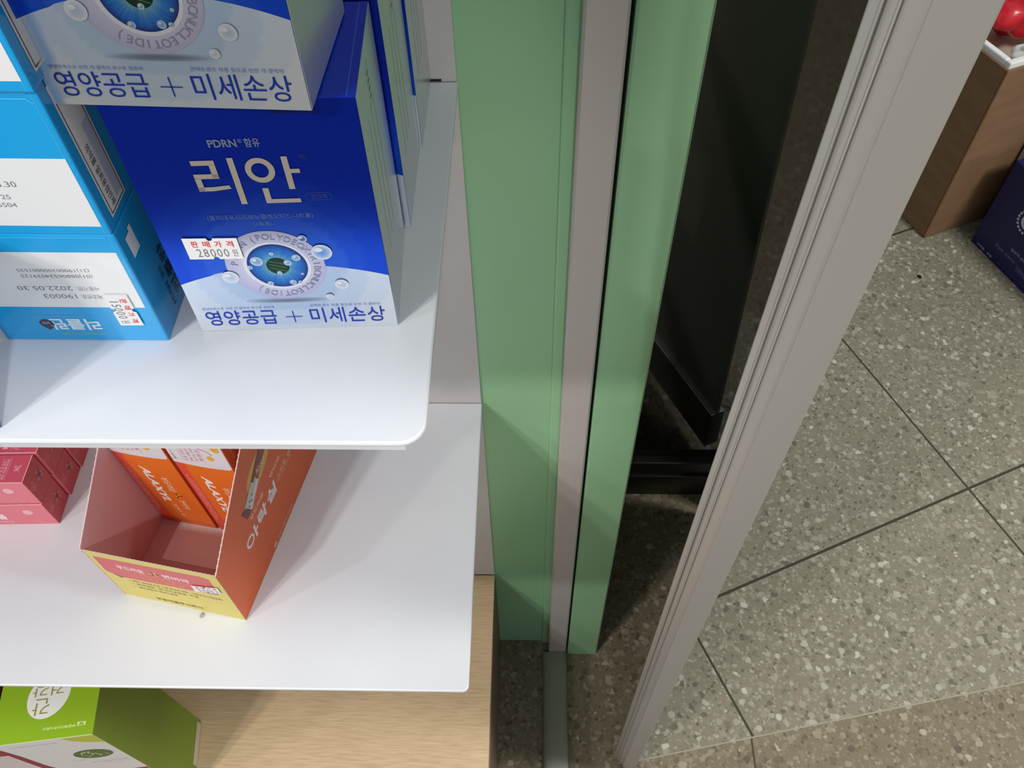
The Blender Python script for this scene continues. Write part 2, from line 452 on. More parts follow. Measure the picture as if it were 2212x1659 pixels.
def build_door():
    """aluminium door leaf standing open: the camera looks at its grooved closing edge"""
    t = thing('glass_door', 'open aluminium door seen along its grooved closing edge, to the right of the green jamb', 'door')
    ang = 1.142                                # direction of the leaf on the floor
    Z = Vector((-0.0226, -0.0622, 1.0)).normalized()
    V = Vector((cos(ang), sin(ang), 0)); V = (V - Z * V.dot(Z)).normalized()
    U = V.cross(Z)
    mtx = Matrix((U, V, Z)).transposed().to_4x4(); mtx.translation = Vector((0.1500, 0.3312, 0.0045))
    t.matrix_world = mtx
    # local: x across the thickness, y along the leaf (away), z up
    T = 0.01845
    prof = [(-T, 0.0115), (-T + .0005, 0.0100), (-T + .0034, 0.0078), (-T + .0040, 0.0064), (-T + .0047, 0.0064), (-T + .0052, 0.0088),
            (-T + .0088, 0.0068), (-T + .0092, 0.0050), (-T + .0099, 0.0046), (-T + .0103, 0.0062), (-T + .0180, 0.0030), (-T + .0182, 0.0004), (-T + .0186, 0.0), (T - .0008, 0.0), (T, 0.0008),
            (T, 0.055), (-T, 0.055)]
    mb = MB(); mb.prism(prof, 'z', 0.0, 2.1, WHITE, M['alu_leaf'])
    mb.build('stile', t)
    mb = MB(); mb.box(-T + .004, T - .003, 0.055, 0.495, 0.01, 0.11, WHITE, M['alu_leaf'], .001); mb.build('bottom_rail', t)
    mb = MB(); mb.box(-T + .004, T - .003, 0.055, 0.495, 2.0, 2.1, WHITE, M['alu_leaf'], .001); mb.build('top_rail', t)
    mb = MB(); mb.box(-.003, .003, 0.05, 0.495, 0.105, 2.005, WHITE, M['film']); mb.build('frosted_pane', t)
build_door()

def build_floor_cover():
    r0, r1 = 0.0, 1.0
    pr = [(0.042 - .021 * cos(pi * i / 14), .0125 * sin(pi * i / 14) ** .8) for i in range(15)]
    mb = MB(); mb.prism([(x, z) for x, z in pr], 'y', -0.6, 0.5165, WHITE, M['rubber'], smooth=True)
    o = mb.build('floor_cable_cover')
    tag(o, 'grey rounded cover strip on the floor running from the foot of the aluminium post', 'floor strip')
build_floor_cover()

XR = -0.0545
def rounded_rect(x0, x1, y0, y1, r, seg=6):
    """outline with the two front corners (y0) rounded"""
    p = [(x0, y1)]
    p += [(x0 + r - r * cos(a), y0 + r - r * sin(a)) for a in [pi / 2 * i / seg for i in range(seg + 1)]]
    p += [(x1 - r + r * sin(a), y0 + r - r * cos(a)) for a in [pi / 2 * i / seg for i in range(seg + 1)]]
    p += [(x1, y1)]
    return p

def build_gondola():
    t = thing('display_shelf_unit', 'white metal display shelf unit with wood base deck against green wall', 'shelf', (-0.5, 0.5, 0))
    off = Vector((0.5, -0.5, 0))
    def b(mb, name): return mb.build(name, t, off)
    x0 = -0.955
    for z0, z1 in ((0.288, 0.7355), (0.7365, 1.1335), (1.1345, 1.4985), (1.4995, 2.0)):
        mb = MB(); mb.box(x0, XR, 0.5365, 0.5395, z0, z1, WHITE, M['panel'], 0.0004)
        if 1 < z0 < 1.2: mb.box(XR - .034, XR - .011, 0.5356, 0.5368, z0 + .0006, z0 + .0022, WHITE, M['slot'])
        b(mb, 'back_panel')
    for z, yf, r in ((1.135, 0.2312, 0.0135), (0.737, 0.2284, 0.0055), (1.50, 0.2312, 0.0135)):
        mb = MB(); mb.prism(rounded_rect(x0, XR + .0008, yf, 0.536, r), 'z', z - 0.0038, z, WHITE, M['shelf'], bevel=0.0014)
        mb.box(x0 + .01, XR - .012, yf + .010, yf + .0115, z - .022, z - .0035, WHITE, M['shelf'])
        b(mb, 'shelf')
        for xa in (XR - .010, x0 + .008):
            mb = MB(); mb.prism([(yf + .03, z - .004), (0.535, z - .004), (0.535, z - .055)], 'x', xa, xa + .002, WHITE, M['shelf'])
            b(mb, 'bracket')
    mb = MB(); mb.box(x0, XR, 0.165, 0.5362, 0.269, 0.287, WHITE, M['deck'], 0.0008); b(mb, 'base_deck')
    mb = MB(); mb.box(XR - .018, XR + .0012, 0.168, 0.5362, 0.0, 0.2685, WHITE, M['deck_side'], 0.0006)
    mb.box(x0, XR - .019, 0.18, 0.20, 0.0, 0.2685, WHITE, M['deck_side'], 0.0006)
    b(mb, 'plinth')
build_gondola()

# ---------------------------------------------------------------- blue eye-drop cartons
BW, BD, BH = 0.109, 0.0745, 0.1472
def eye_carton_art(mb):
    a = front(mb, BW, BD, BH, M['eye'])
    W, H = 109.0, 147.2
    fo = M['eye']
    cx, cy = 53.2, 49.0
    def mixs(c0, c1, f): f = max(0, min(1, f)); return tuple(c0[i] + (c1[i] - c0[i]) * f for i in range(3))
    def blue(x, y):
        c = mixs((16, 72, 214), (12, 48, 190), (y - 44) / 60)
        r = math.hypot(x - cx, y - cy)
        if r < 36: c = mixs(c, (120, 170, 240), 0.28)
        elif r < 46: c = mixs(c, (110, 160, 240), 0.16)
        elif r < 58: c = mixs(c, (90, 140, 235), 0.08)
        return c
    a.grid(0.3, W - .3, 36, 0.3, H - .3, 48, blue, 1, fo)
    arc = lambda x: 49.6 - ((x - 57) ** 2) * 0.0036 - (0.6 if x < 20 else 0)
    def pale(x, y):
        r = math.hypot(x - cx, (y - cy))
        if r < 34: return (184, 206, 234)
        if r < 46: return (200, 216, 238)
        if r < 58: return (214, 225, 240)
        return (226, 232, 241)
    a.grid(0.3, W - .3, 44, 0.3, arc, 24, pale, 2)
    # shadow printed under the eye
    a.ell(cx, 23.2, 23, 2.0, (120, 130, 150), 3, edge=(184, 206, 234))
    # eyeball ring, iris, pupil
    a.ell(52.5, 49.2, 25.2, 24.4, (226, 226, 240), 4, edge=(190, 190, 222), n=56)
    a.ell(53.2, 49.3, 17.0, 16.9, (222, 226, 238), 5, edge=(232, 234, 244), n=48)
    rnd = random.Random(5); n = 96; jit = [rnd.random() for _ in range(n)]
    def ic(i, f):
        j = jit[i % n]
        c = mixs((104, 164, 186), (40, 112, 206), f * 2.2) if f < .55 else mixs((40, 112, 206), (40, 54, 120), ((f - .55) / .45) ** 2)
        return mixs(c, (150, 206, 210), j * 0.45 * (1 - f))
    R0, R1 = 5.5, 15.2
    for i in range(n):
        t0, t1 = 2 * pi * i / n, 2 * pi * (i + 1) / n
        for q in range(5):
            f0, f1 = q / 5, (q + 1) / 5; r0, r1 = R0 + (R1 - R0) * f0, R0 + (R1 - R0) * f1
            P = [(53.4 + r * cos(t), 49.4 + r * sin(t)) for r, t in ((r0, t0), (r1, t0), (r1, t1), (r0, t1))]
            mb.face([a.P(x, y, 6) for x, y in P], [ic(i, f0), ic(i, f1), ic(i + 1, f1), ic(i + 1, f0)], M['eye'])
    a.ell(53.6, 49.5, 5.8, 5.8, (44, 70, 50), 7, edge=(34, 60, 52))
    for dy in (-2.2, 0.2, 2.6): a.line([(49.6, 50.6 + dy), (57.6, 48 + dy)], 0.35, (90, 150, 110), 8)
    for x, y, r in ((43.6, 53.2, 3.2), (59, 51.6, 2.0), (52.2, 58.2, 1.2), (53.4, 44.6, 1.3), (58.8, 37.4, 1.8), (62.5, 37.4, 1.1), (47, 37, 1.6), (64, 55, 2.2), (39.2, 49, 1.4), (64.8, 43.4, .8)):
        a.ell(x, y, r, r, (130, 170, 210), 8, edge=(206, 222, 240), n=18, rings=3)
        a.ell(x - r * .25, y + r * .3, r * .3, r * .25, (240, 245, 250), 9, n=10)
    # lettering around the ring
    word = '(POLYDEOXYRIBONUCLEOTIDE)'
    for i, ch in enumerate(word):
        t = rad(112 - i * 9.9)
        a.free_text(ch, 52.7 + 20.8 * cos(t), 49.2 + 20.4 * sin(t), 3.7, t - pi / 2, (160, 164, 192), 7)
    for i, ch in enumerate('PDRN'):
        t = rad(172 - i * 14)
        a.free_text(ch, 52.7 + 20.8 * cos(t), 49.2 + 20.4 * sin(t), 3.7, t - pi / 2, (160, 164, 192), 7)
    # bubbles around the eye
    for x, y, r, c in ((69.8, 68, 2.3, (60, 100, 180)), (77.6, 58.4, 5.2, (110, 160, 225)), (27.6, 42.5, 4.3, (190, 206, 228)), (83.6, 34.8, 3.6, (196, 206, 226)), (75.8, 25.6, 2.1, (206, 212, 226))):
        a.ell(x, y, r, r, c, 10, edge=(234, 240, 248), n=28)
        a.ell(x - r * .3, y + r * .35, r * .45, r * .3, (240, 244, 250), 11, edge=(222, 232, 244), n=14)
    # headline letters in silver foil
    f = M['foil']; c = (208, 200, 188)
    def seg(x0, y0, x1, y1): a.rect(x0, y0, x1, y1, c, 6, f)
    seg(29.8, 114.2, 40.4, 116.9); seg(37.6, 107.0, 40.4, 114.4); seg(29.1, 106.6, 40.4, 109.3); seg(29.1, 99.4, 31.9, 107)
    a.poly([(29.1, 99.3), (36, 99.4), (44.2, 100.6), (43.6, 102.6), (36, 101.8), (29.1, 101.7)], c, 6, f)
    seg(46.4, 91.1, 49.2, 118)
    n = 40
    for i in range(n):
        t0, t1 = 2 * pi * i / n, 2 * pi * (i + 1) / n
        a.poly([(59.8 + r * cos(t), 110.6 + r * 1.07 * sin(t)) for r, t in ((3.9, t0), (6.6, t0), (6.6, t1), (3.9, t1))], c, 6, f)
    seg(70.6, 99.3, 73.4, 118); seg(73.3, 108.6, 77.6, 110.9); seg(58.2, 91.2, 61.0, 100.3); seg(60.8, 91.2, 74.5, 93.6)
    lt = (150, 168, 214)
    a.text('PDRN', 40.6, 123.9, 53.2, 128.0, lt, 6, 0.03); a.text('®', 53.9, 126, 55.8, 128.2, lt, 6); a.text('함유', 56.6, 123.6, 63.4, 128.4, lt, 6, 0.02)
    a.text('®', 79.0, 116.2, 82.2, 119.2, (70, 90, 160), 6)
    a.text('점안액', 79.6, 93.0, 86.8, 96.0, (84, 104, 170), 6)
    pill = [(79.2 - 2.2 * sin(pi * i / 8), 94.5 + 2.2 * cos(pi * i / 8)) for i in range(9)] + [(87.2 + 2.2 * sin(pi * i / 8), 94.5 - 2.2 * cos(pi * i / 8)) for i in range(9)]
    a.line(pill, 0.22, (84, 104, 170), 6, closed=True)
    a.text('(폴리데옥시리보뉴클레오티드나트륨)', 27.7, 81.0, 78.2, 84.6, (120, 146, 214), 6)
    a.text('(1회용)', 48.8, 76.8, 57.6, 80.0, (120, 146, 214), 6)
    a.text('0.5mL X 30관', 72, 140, 92, 142.6, (52, 56, 96), 6)
    # lower headline
    d = (44, 72, 196)
    a.text('영양공급', 5.6, 4.6, 43.8, 16.2, d, 6); a.text('미세손상', 62.2, 4.4, 103.0, 16.4, d, 6)
    a.rect(48.6, 9.7, 57.8, 10.2, d, 6); a.rect(52.9, 5.4, 53.4, 14.6, d, 6)
    s = (120, 148, 214)
    a.text('영양부족으로 인한 각·결막의 복구용 질환에', 5.4, 17.2, 44, 19.0, s, 6); a.text('콘택트렌즈 착용 등으로 인한 각·결막의', 63.5, 17.4, 100.9, 19.4, s, 6)

def eye_carton():
    mb = MB()
    blue = (12, 48, 190)
    mb.box(-BW / 2, BW / 2, 0, BD, 0, BH, {'-y': blue, '+y': blue, '+z': (14, 46, 190), '-z': (230, 230, 235), '+x': (206, 212, 218), '-x': (206, 212, 218), '*': (120, 130, 180)}, M['gloss'], 0.0006,
           {'+x': M['foil_side'], '-x': M['foil_side'], '+z': M['blue_foil'], '-y': M['eye']})
    eye_carton_art(mb)
    # folded lid: raised tuck ridge along both long ends of the top and the end strip of the silver side
    t = top(mb, BW, BD, BH, M['blue_foil'])
    t.rect(104.6, 1, 105.2, 73.5, (60, 90, 200), 1)
    r = side(mb, BW, BD, BH, M['foil_side'])
    for i in range(3):
        r.rect(20 + i * 11, 40, 21.4 + i * 11, 120, (194, 203, 210), 1)
    r.line([(33, 118), (41, 118), (41, 138), (33, 138)], 0.5, (220, 226, 222), 2, closed=True)
    for q in range(4): r.rect(35, 121 + q * 4, 39, 122.6 + q * 4, (96, 110, 104), 2)
    return mb.build('eye_drop_carton')
GB_ = 'blue eye-drop cartons on the upper shelf'
ZU = 1.135
A = eye_carton()
A.location = (-0.1287, 0.3067, ZU); A.rotation_euler = (0, 0, rad(2.62))
tag(A, 'blue eye-drop carton with silver Korean letters and a 28000 price sticker', 'medicine box', GB_)
Bx = dup(A, (-0.1285, 0.3865, ZU), (0, 0, rad(0.6)), 'blue carton standing directly behind the blue carton with the price sticker', group=GB_)
Cx = dup(A, (-0.1276, 0.4625, ZU), (0, 0, rad(0.0)), 'rearmost blue carton of the lower layer, nearest the white back panel', group=GB_)
Dx = dup(A, (-0.1450, 0.3010, ZU + BH + .0008), (0, 0, rad(-2.6)), 'blue carton lying on top of the sticker-bearing carton, cut by the upper edge', group=GB_)
price_sticker('price_sticker', A, (-BW / 2 + .0113, 0, .0565), (1, 0, -0.025), (0, 0, 1), 26.8, 14.2, '28000')

# ---------------------------------------------------------------- light blue cartons
EW, ED, EH = 0.0908, 0.083, 0.0800
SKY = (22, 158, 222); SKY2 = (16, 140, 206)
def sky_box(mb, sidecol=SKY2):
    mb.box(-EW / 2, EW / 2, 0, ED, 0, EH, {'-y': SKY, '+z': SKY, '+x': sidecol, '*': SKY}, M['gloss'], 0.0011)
    f = front(mb, EW, ED, EH, M['gloss'])
    f.rect(87.6, 1.0, 88.0, 79, (60, 176, 230), 1)
    f.rect(1.2, 77.6, 86, 78.2, (70, 182, 234), 1)
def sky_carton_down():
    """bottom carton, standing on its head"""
    mb = MB(); sky_box(mb)
    f = front(mb, EW, ED, EH, M['gloss'])
    f.rect(0.8, 27.9, 87.4, 68.2, (228, 229, 229), 2)
    g = (126, 124, 126); R = 2
    f.text('(21)190003000001535', 32.2, 54.4, 69.0, 57.2, g, 3, rot=R); f.text('(01)08806534039125', 32.4, 50.2, 69.0, 53.2, g, 3, rot=R)
    f.text('2022.05.30', 26.2, 40.9, 54.8, 44.0, g, 3, rot=R); f.text('사용기한:', 57.0, 40.6, 68.8, 43.8, g, 3, rot=R)
    f.text('190003', 37.4, 34.8, 54.6, 38.0, g, 3, rot=R); f.text('제조번호:', 56.6, 34.6, 68.0, 37.8, g, 3, rot=R)
    wt = (206, 226, 238)
    f.text('리클란', 30.4, 9.2, 57.8, 18.6, wt, 3, 0.035, rot=R)
    f.text('점안액 (폴리데옥시리보뉴클레오티드나트륨)', 24.8, 20.0, 57.8, 21.8, (90, 190, 232), 3, rot=R)
    f.text('눈의 영양공급 및 미세손상 점안액', 34.0, 5.6, 58.2, 7.3, (150, 206, 70), 3, rot=R)
    drop = [(28.8 + 3.9 * cos(t), 14.4 + 3.3 * sin(t)) for t in [rad(-30 + i * 15) for i in range(15)]] + [(25.6, 12.4), (28.6, 9.2), (31.6, 11.6)]
    f.poly(drop, (38, 40, 66), 3); f.text('일회용', 26.6, 14.0, 30.8, 16.0, (190, 196, 210), 4, rot=R)
    r = side(mb, EW, ED, EH, M['gloss'])
    dk = (16, 26, 60)
    r.text('PDRN', 20.8, 6.8, 24.2, 23.2, dk, 2, 0.01, rot=1); r.text('함유', 20.8, 27.4, 24.4, 35.6, dk, 2, 0.0, rot=1)
    r.text('리클란', 26.8, 9, 36.0, 44, dk, 2, 0.02, rot=1)
    o = mb.build('eye_drop_carton')
    mb = MB(); a = Art(mb, (EW / 2, 0, 0), (0, 1, 0), (0, 0, 1), M['sticker'], 3)
    a.poly([(6.6, 57.6), (15.6, 57.6), (15.6, 73), (12.2, 73), (12.2, 70.8), (6.6, 70.8)], (206, 206, 216), 4)
    ob = mb.build('seal_tape', o); ob['label'] = 'clear-white tape seal on the carton side'
    return o
def sky_carton_up():
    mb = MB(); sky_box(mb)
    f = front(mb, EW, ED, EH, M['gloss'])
    f.rect(0.8, 5.6, 88.0, 45.2, (228, 229, 229), 2)
    g = (126, 124, 126)
    f.text('사용기한: 2022.05.30', 12, 28.8, 59.2, 33.0, g, 3); f.text('제조번호: 190003', 12, 36, 50, 39.6, g, 3)
    f.text('(01)08806534039125', 12, 21.2, 53.0, 24.6, g, 3); f.text('(21)190003000005504', 12, 16.4, 53.6, 19.8, g, 3)
    f.line([(3, 75.4), (85, 75.4), (87.2, 73.0)], 0.35, (110, 200, 240), 3)
    f.text('리클란', 34, 52, 57, 60, (206, 226, 238), 3, 0.035)
    r = side(mb, EW, ED, EH, M['gloss'])
    o = mb.build('eye_drop_carton')
    mb = MB(); a = Art(mb, (EW / 2, 0, 0), (0, 1, 0), (0, 0, 1), M['sticker'], 3)
    a.rect(6.6, 5.0, 26.4, 76, (206, 202, 204), 3)
    a.line([(8.2, 6.4), (24.6, 6.4), (24.6, 74.6), (8.2, 74.6)], 0.6, (40, 34, 40), 4, closed=True)
    a.text('의약품 일회용점안제', 11.2, 8.4, 15.4, 42, (52, 46, 52), 5, rot=3)
    a.rect(17.5, 9, 23.6, 50, (170, 172, 190), 4)
    ob = mb.build('care_sticker', o); ob['label'] = 'white sticker with black outline and small print'
    return o
GS = 'light blue cartons stacked at the left of the upper shelf'
E1 = sky_carton_down(); E1.location = (-0.2450, 0.2971, ZU); E1.rotation_euler = (0, 0, rad(-0.37))
tag(E1, 'light blue carton standing upside down at the bottom of its stack, 15000 price sticker', 'medicine box', GS)
price_sticker('price_sticker', E1, (-EW / 2 + .0690, 0, .0385), (0.02, 0, -1), (1, 0, 0.02), 24.2, 12.6, '15000')
E2 = sky_carton_up(); E2.location = (-0.2450, 0.2966, ZU + EH + .0006); E2.rotation_euler = (0, 0, rad(-0.9))
tag(E2, 'light blue carton in the middle of the stack, outlined sticker on its side', 'medicine box', GS)
E3 = dup(E2, (-0.2430, 0.2925, ZU + 2 * EH + .0012), (0, 0, rad(-0.6)), 'topmost light blue carton, its white panel cut by the upper left corner', group=GS)

def left_blue():
    mb = MB(); mb.box(-.09, 0, 0, .06, 0, .11, {'*': (70, 84, 120)}, M['gloss'], .0006)
    f = Art(mb, (0, 0, 0), (0, 1, 0), (0, 0, 1), M['gloss']); f.rect(3, 8, 57, 30, (196, 204, 216), 1)
    o = mb.build('medicine_carton', loc=(-0.2715, 0.2395, ZU), rot=(0, 0, rad(32)))
    tag(o, 'slate blue carton at the left picture edge, in front of the light blue stack', 'medicine box')
left_blue()

# ---------------------------------------------------------------- pink cartons on the lower shelf
PW, PD, PH = 0.122, 0.0308, 0.0392
ZL = 0.737
def butterfly(a, cx, cy, s, col, k, rot=0.0):
    def loop(ax, ay, rx, ry, r):
        pts = []
        for i in range(14):
            t = 2 * pi * i / 14; x, y = ax + rx * cos(t), ay + ry * sin(t)
            x, y = ax + (x - ax) * cos(r) - (y - ay) * sin(r), ay + (x - ax) * sin(r) + (y - ay) * cos(r)
            X, Y = x * cos(rot) - y * sin(rot), x * sin(rot) + y * cos(rot)
            pts.append((cx + X * s, cy + Y * s))
        a.line(pts, 0.5, col, k, closed=True)
    loop(-.5, .55, .62, .3, 2.4); loop(.5, .6, .66, .32, .8); loop(-.4, -.5, .42, .26, .8); loop(.42, -.5, .42, .28, 2.3)
def pink_carton():
    mb = MB()
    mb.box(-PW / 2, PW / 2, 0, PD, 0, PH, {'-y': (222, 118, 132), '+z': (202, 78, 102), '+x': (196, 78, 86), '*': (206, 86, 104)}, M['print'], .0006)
    e = (240, 190, 196)
    f = front(mb, PW, PD, PH, M['print'])
    f.ell(101.5, 24.4, 4.8, 4.6, (236, 178, 184), 1)
    f.text('메디콤', 50, 10.8, 77, 21.2, (246, 228, 230), 1, 0.05, shear=-.1); f.text('피로회복 활력충전', 40, 4.0, 79.5, 7.6, (244, 206, 212), 1)
    f.text('영양제 10정', 99.5, 7.6, 107.4, 9.6, (240, 184, 190), 1); f.text('의약외품', 102, 4.4, 108.4, 6.4, (240, 184, 190), 1)
    f.rect(0.5, 38.5, 121.2, 38.95, e, 1)
    t = top(mb, PW, PD, PH, M['print'])
    butterfly(t, 112, 15.4, 3.0, (246, 200, 208), 1)
    t.line([(103.6, 3), (103.9, 27)], .25, e, 1); t.line([(96.3, 3), (96.6, 27)], .25, e, 1)
    t.text('진하게 채우는 영양', 99.8, 4, 102.4, 26, (246, 210, 216), 1, rot=3); t.text('하루 한 포 건강', 97.2, 5, 99.3, 24, (246, 210, 216), 1, rot=3)
    t.text('하루 활력', 88, 5, 93, 26, (246, 210, 216), 1, 0.02, rot=3)
    t.rect(121.0, 0.4, 121.7, 30.4, (244, 190, 198), 1)
    t.rect(0.5, 0.1, 121.2, 0.7, (244, 196, 202), 1)
    r = side(mb, PW, PD, PH, M['print'])
    butterfly(r, 6.0, 21.0, 4.2, (240, 160, 164), 1, .3)
    # faint printed flower sprig towards the rear of the end face
    rn = random.Random(2)
    for i in range(7):
        t0 = 2 * pi * i / 7; r.ell(20.5 + 4 * cos(t0), 20 + 5 * sin(t0), 2.2, 1.2, (150, 84, 88) if i % 2 else (196, 132, 136), 1, rot=t0)
    r.ell(20.5, 20, 2.2, 2.6, (112, 66, 70), 2)
    return mb.build('pink_carton')
GP = 'pink cartons stacked on the lower shelf'
px, py = -0.4675 - PW / 2, 0.3852
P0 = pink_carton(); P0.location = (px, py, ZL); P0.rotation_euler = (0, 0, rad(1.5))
tag(P0, 'pink carton at the bottom front of its stack, left on the lower shelf', 'small box', GP)
names = {(0, 1): 'front pink carton of the second layer, its butterfly-marked top in view',
         (0, 2): 'pink carton of the bottom layer just behind the bottom front one', (0, 3): 'rear pink carton of the bottom layer, farthest into the lower shelf',
         (1, 2): 'second pink carton from the front in the second layer, framed text on top', (1, 3): 'rearmost pink carton of the second layer, mostly under the upper shelf'}
for (ly, k), lb in names.items():
    if ly == 0 and k == 1: loc = (px - .0002, py + .0012, ZL + PH + .0003)
    else: loc = (px + .0008 * k, py + (k - 1) * (PD + .0018) + .0010 * ly, ZL + ly * (PH + .0003))
    dup(P0, loc, (0, 0, rad(1.5)), lb, group=GP)

# ---------------------------------------------------------------- orange display tray with boxes
def build_tray():
    W, D, H = .1217, .186, .0965
    t = thing('display_tray', 'open orange and yellow cardboard display tray angled on the lower shelf', 'display tray', (-0.3211, 0.3024, ZL), (0, 0, rad(-11.44)))
    th = .0008
    pink = (206, 158, 160); orange = (208, 90, 34); yel = (216, 198, 102)
    def wall_profile(): return [(0, 0), (D, 0), (D, .200), (.168, .204), (.0, .0965)]
    for sg in (1, -1):
        mb = MB(); xo = sg * W / 2; xi = xo - sg * th
        sh = .036 if sg < 0 else 0.0                    # the left wall leans outwards a little
        pr = wall_profile(); n = len(pr)
        mb.face([(xo - z * sh, y, z) for y, z in pr], orange, M['print']); mb.face([(xi - z * sh, y, z) for y, z in pr], pink, M['plain'])
        for i in range(n):
            (y0, z0), (y1, z1) = pr[i], pr[(i + 1) % n]
            mb.face([(xo - z0 * sh, y0, z0), (xo - z1 * sh, y1, z1), (xi - z1 * sh, y1, z1), (xi - z0 * sh, y0, z0)], (226, 200, 196), M['plain'])
        # pale perforation bumps along the torn edge
        (y0, z0), (y1, z1) = pr[4], pr[3]
        for i in range(34):
            f = (i + .5) / 34; y, z = y0 + (y1 - y0) * f, z0 + (z1 - z0) * f
            mb.box(min(xo, xi) - .0001 - z * sh, max(xo, xi) + .0001 - z * sh, y - .0009, y + .0009, z - .0008, z + .0006, (232, 214, 206), M['plain'])
        if sg == 1:
            a = Art(mb, (W / 2, 0, 0), (0, 1, 0), (0, 0, 1), M['print'])
            wt = (218, 216, 222); ch = (236, 206, 188)
            # headline
            a.ell(51, 61.0, 7.2, 6.8, wt, 1, n=32); a.ell(51, 61.0, 5.0, 4.0, orange, 2, n=32)
            a.poly([(59.4, 52.5), (62.6, 52.5), (64.4, 69), (61.2, 69)], wt, 1); a.poly([(63.2, 59.2), (67, 59.2), (67.3, 62), (63.5, 62)], wt, 1)
            a.text('락', 69.6, 53.5, 88.8, 70, wt, 1, 0.035, shear=.12); a.text('실', 91.0, 53.5, 111, 70, wt, 1, 0.035, shear=.12)
            a.text('부드러운', 62.8, 76.6, 91.4, 81.8, ch, 1, 0.01); a.text('변비약', 107.4, 77.0, 130, 82, ch, 1, 0.01)
            for i in range(6):
                q = 2 * pi * i / 6; a.ell(99.5 + 1.9 * cos(q), 80 + 1.9 * sin(q), 1.3, .8, (222, 176, 84) if i % 2 else (120, 44, 30), 1, rot=q, n=12)
            a.text('소프트 정', 115.4, 60.6, 147, 66.4, (232, 190, 168), 1, 0.01); a.text('(생약성분 완하제)', 114.4, 55.4, 146.6, 59.2, (228, 178, 152), 1)
            a.line([(115, 59.9), (147, 59.9)], .3, (228, 178, 152), 1)
            a.text('부광약품주식회사', 81.5, 3.8, 120.6, 7.2, (236, 206, 188), 1); a.rect(72.6, 3.4, 78.4, 7.6, (236, 206, 188), 1); a.rect(74.0, 4.4, 74.9, 6.8, orange, 2); a.rect(76.2, 4.4, 77.1, 6.8, orange, 2)
            # wafer stick on a yellow disc
            a.ell(99, 111, 24, 13.6, (206, 160, 66), 1, n=40, rot=.12)
            a.poly([(62, 97), (83, 111), (124, 134), (132, 122), (92, 100), (68, 86)], (146, 58, 46), 2)
            a.poly([(84, 110), (126, 134), (128, 131), (86, 106)], (122, 46, 38), 3)
            a.poly([(60, 99), (66, 92), (92, 106), (87, 112)], (190, 184, 176), 3); a.poly([(64, 91), (70, 86), (94, 99), (91, 105)], (208, 202, 200), 4)
            a.poly([(56, 100), (60, 86), (70, 86), (64, 99)], (104, 56, 48), 5)
            for i, (x, y) in enumerate(((64, 96), (69, 93), (72, 97), (66, 90), (75, 94), (78, 99))): a.ell(x, y, 1.4, .9, (122, 70, 58), 6, n=10)
            a.text('Alaxyl', 94, 103.5, 111, 113, (226, 200, 188), 4, 0.0, shear=0)
        mb.build('side_panel', t)
    mb = MB()
    mb.face([(-W / 2, 0, 0), (W / 2, 0, 0), (W / 2, 0, H), (-W / 2 - .0033, 0, H - .004)], yel, M['print'])
    mb.face([(-W / 2, th, 0), (W / 2, th, 0), (W / 2, th, H), (-W / 2 - .0033, th, H - .004)], pink, M['plain'])
    mb.face([(-W / 2 - .0033, 0, H - .004), (W / 2, 0, H), (W / 2, th, H), (-W / 2 - .0033, th, H - .004)], (226, 200, 196), M['plain'])
    for i in range(30):
        f = (i + .5) / 30; x = -W / 2 + W * f; z = H - .004 + .004 * f
        mb.box(x - .0011, x + .0011, -.0001, th + .0001, z - .001, z + .0005, (206, 186, 150), M['plain'])
    a = Art(mb, (-W / 2, 0, 0), (1, 0, 0), (0, 0, 1), M['print'])
    red = (208, 92, 96)
    a.poly([(3.2, 54), (16, 46.5), (83, 49.6), (112, 55.6), (112, 86), (104, 88.5), (3.2, 84)], red, 1)
    a.poly([(8, 51.2), (17.6, 46.6), (14.6, 44.2)], (110, 76, 96), 2); a.poly([(86, 50.2), (112, 55.6), (110.4, 53)], (176, 92, 96), 2)
    for st, x0, x1, y0 in (('부드러운', 20.5, 46.5, 66.6), ('변비약', 64, 88.8, 66.6)): a.text(st, x0, y0, x1, y0 + 8.4, (250, 226, 230), 2, 0.02)
    for i in range(6):
        q = 2 * pi * i / 6; a.ell(55.6 + 3.2 * cos(q), 70.6 + 2.6 * sin(q), 2, 1.2, (226, 186, 84) if i % 2 else (96, 62, 40), 2, rot=q, n=12)
    yt = (240, 170, 104)
    a.text('아락실은 생약성분으로 복통 개선의', 20.4, 60.0, 87, 64.6, yt, 2); a.text('완화와 장운동에 도움을 줍니다', 27.6, 53.6, 79, 58.0, yt, 2)
    dk = (110, 90, 46)
    a.text('✓ 변비, 변비에 따른 다음 증상의 완화 · 식욕부진(식욕감퇴)', 20.5, 39.4, 111, 44.0, dk, 2); a.text('✓ 복부팽만, 장내이상발효, 치질', 20.2, 33.0, 86, 37.4, dk, 2)
    a.text('✓ 생약성분의 변비치료제', 20.2, 26.0, 63, 30.2, dk, 2); a.text('부광약품주식회사', 34.6, 5.6, 81.4, 10.6, dk, 2, 0.02)
    fp = mb.build('front_panel', t)
    price_sticker('price_sticker', fp, (-W / 2 + .0888, 0, .0522), (1, 0, .27), (0, 0, 1), 27.2, 12.4, '5000')
    mb = MB(); mb.box(-W / 2, W / 2, D - th, D, 0, .200, {'-y': pink, '*': orange}, M['print']); mb.build('back_panel', t)
    mb = MB(); mb.box(-W / 2 + th, W / 2 - th, th, D - th, .0002, .001, (212, 164, 164), M['plain'])
    mb.box(-W / 2 + .018, W / 2 - th, .040, D - th, .001, .0014, (240, 226, 226), M['plain'], 0)
    mb.build('base_panel', t)
    return t
TRAY = build_tray()

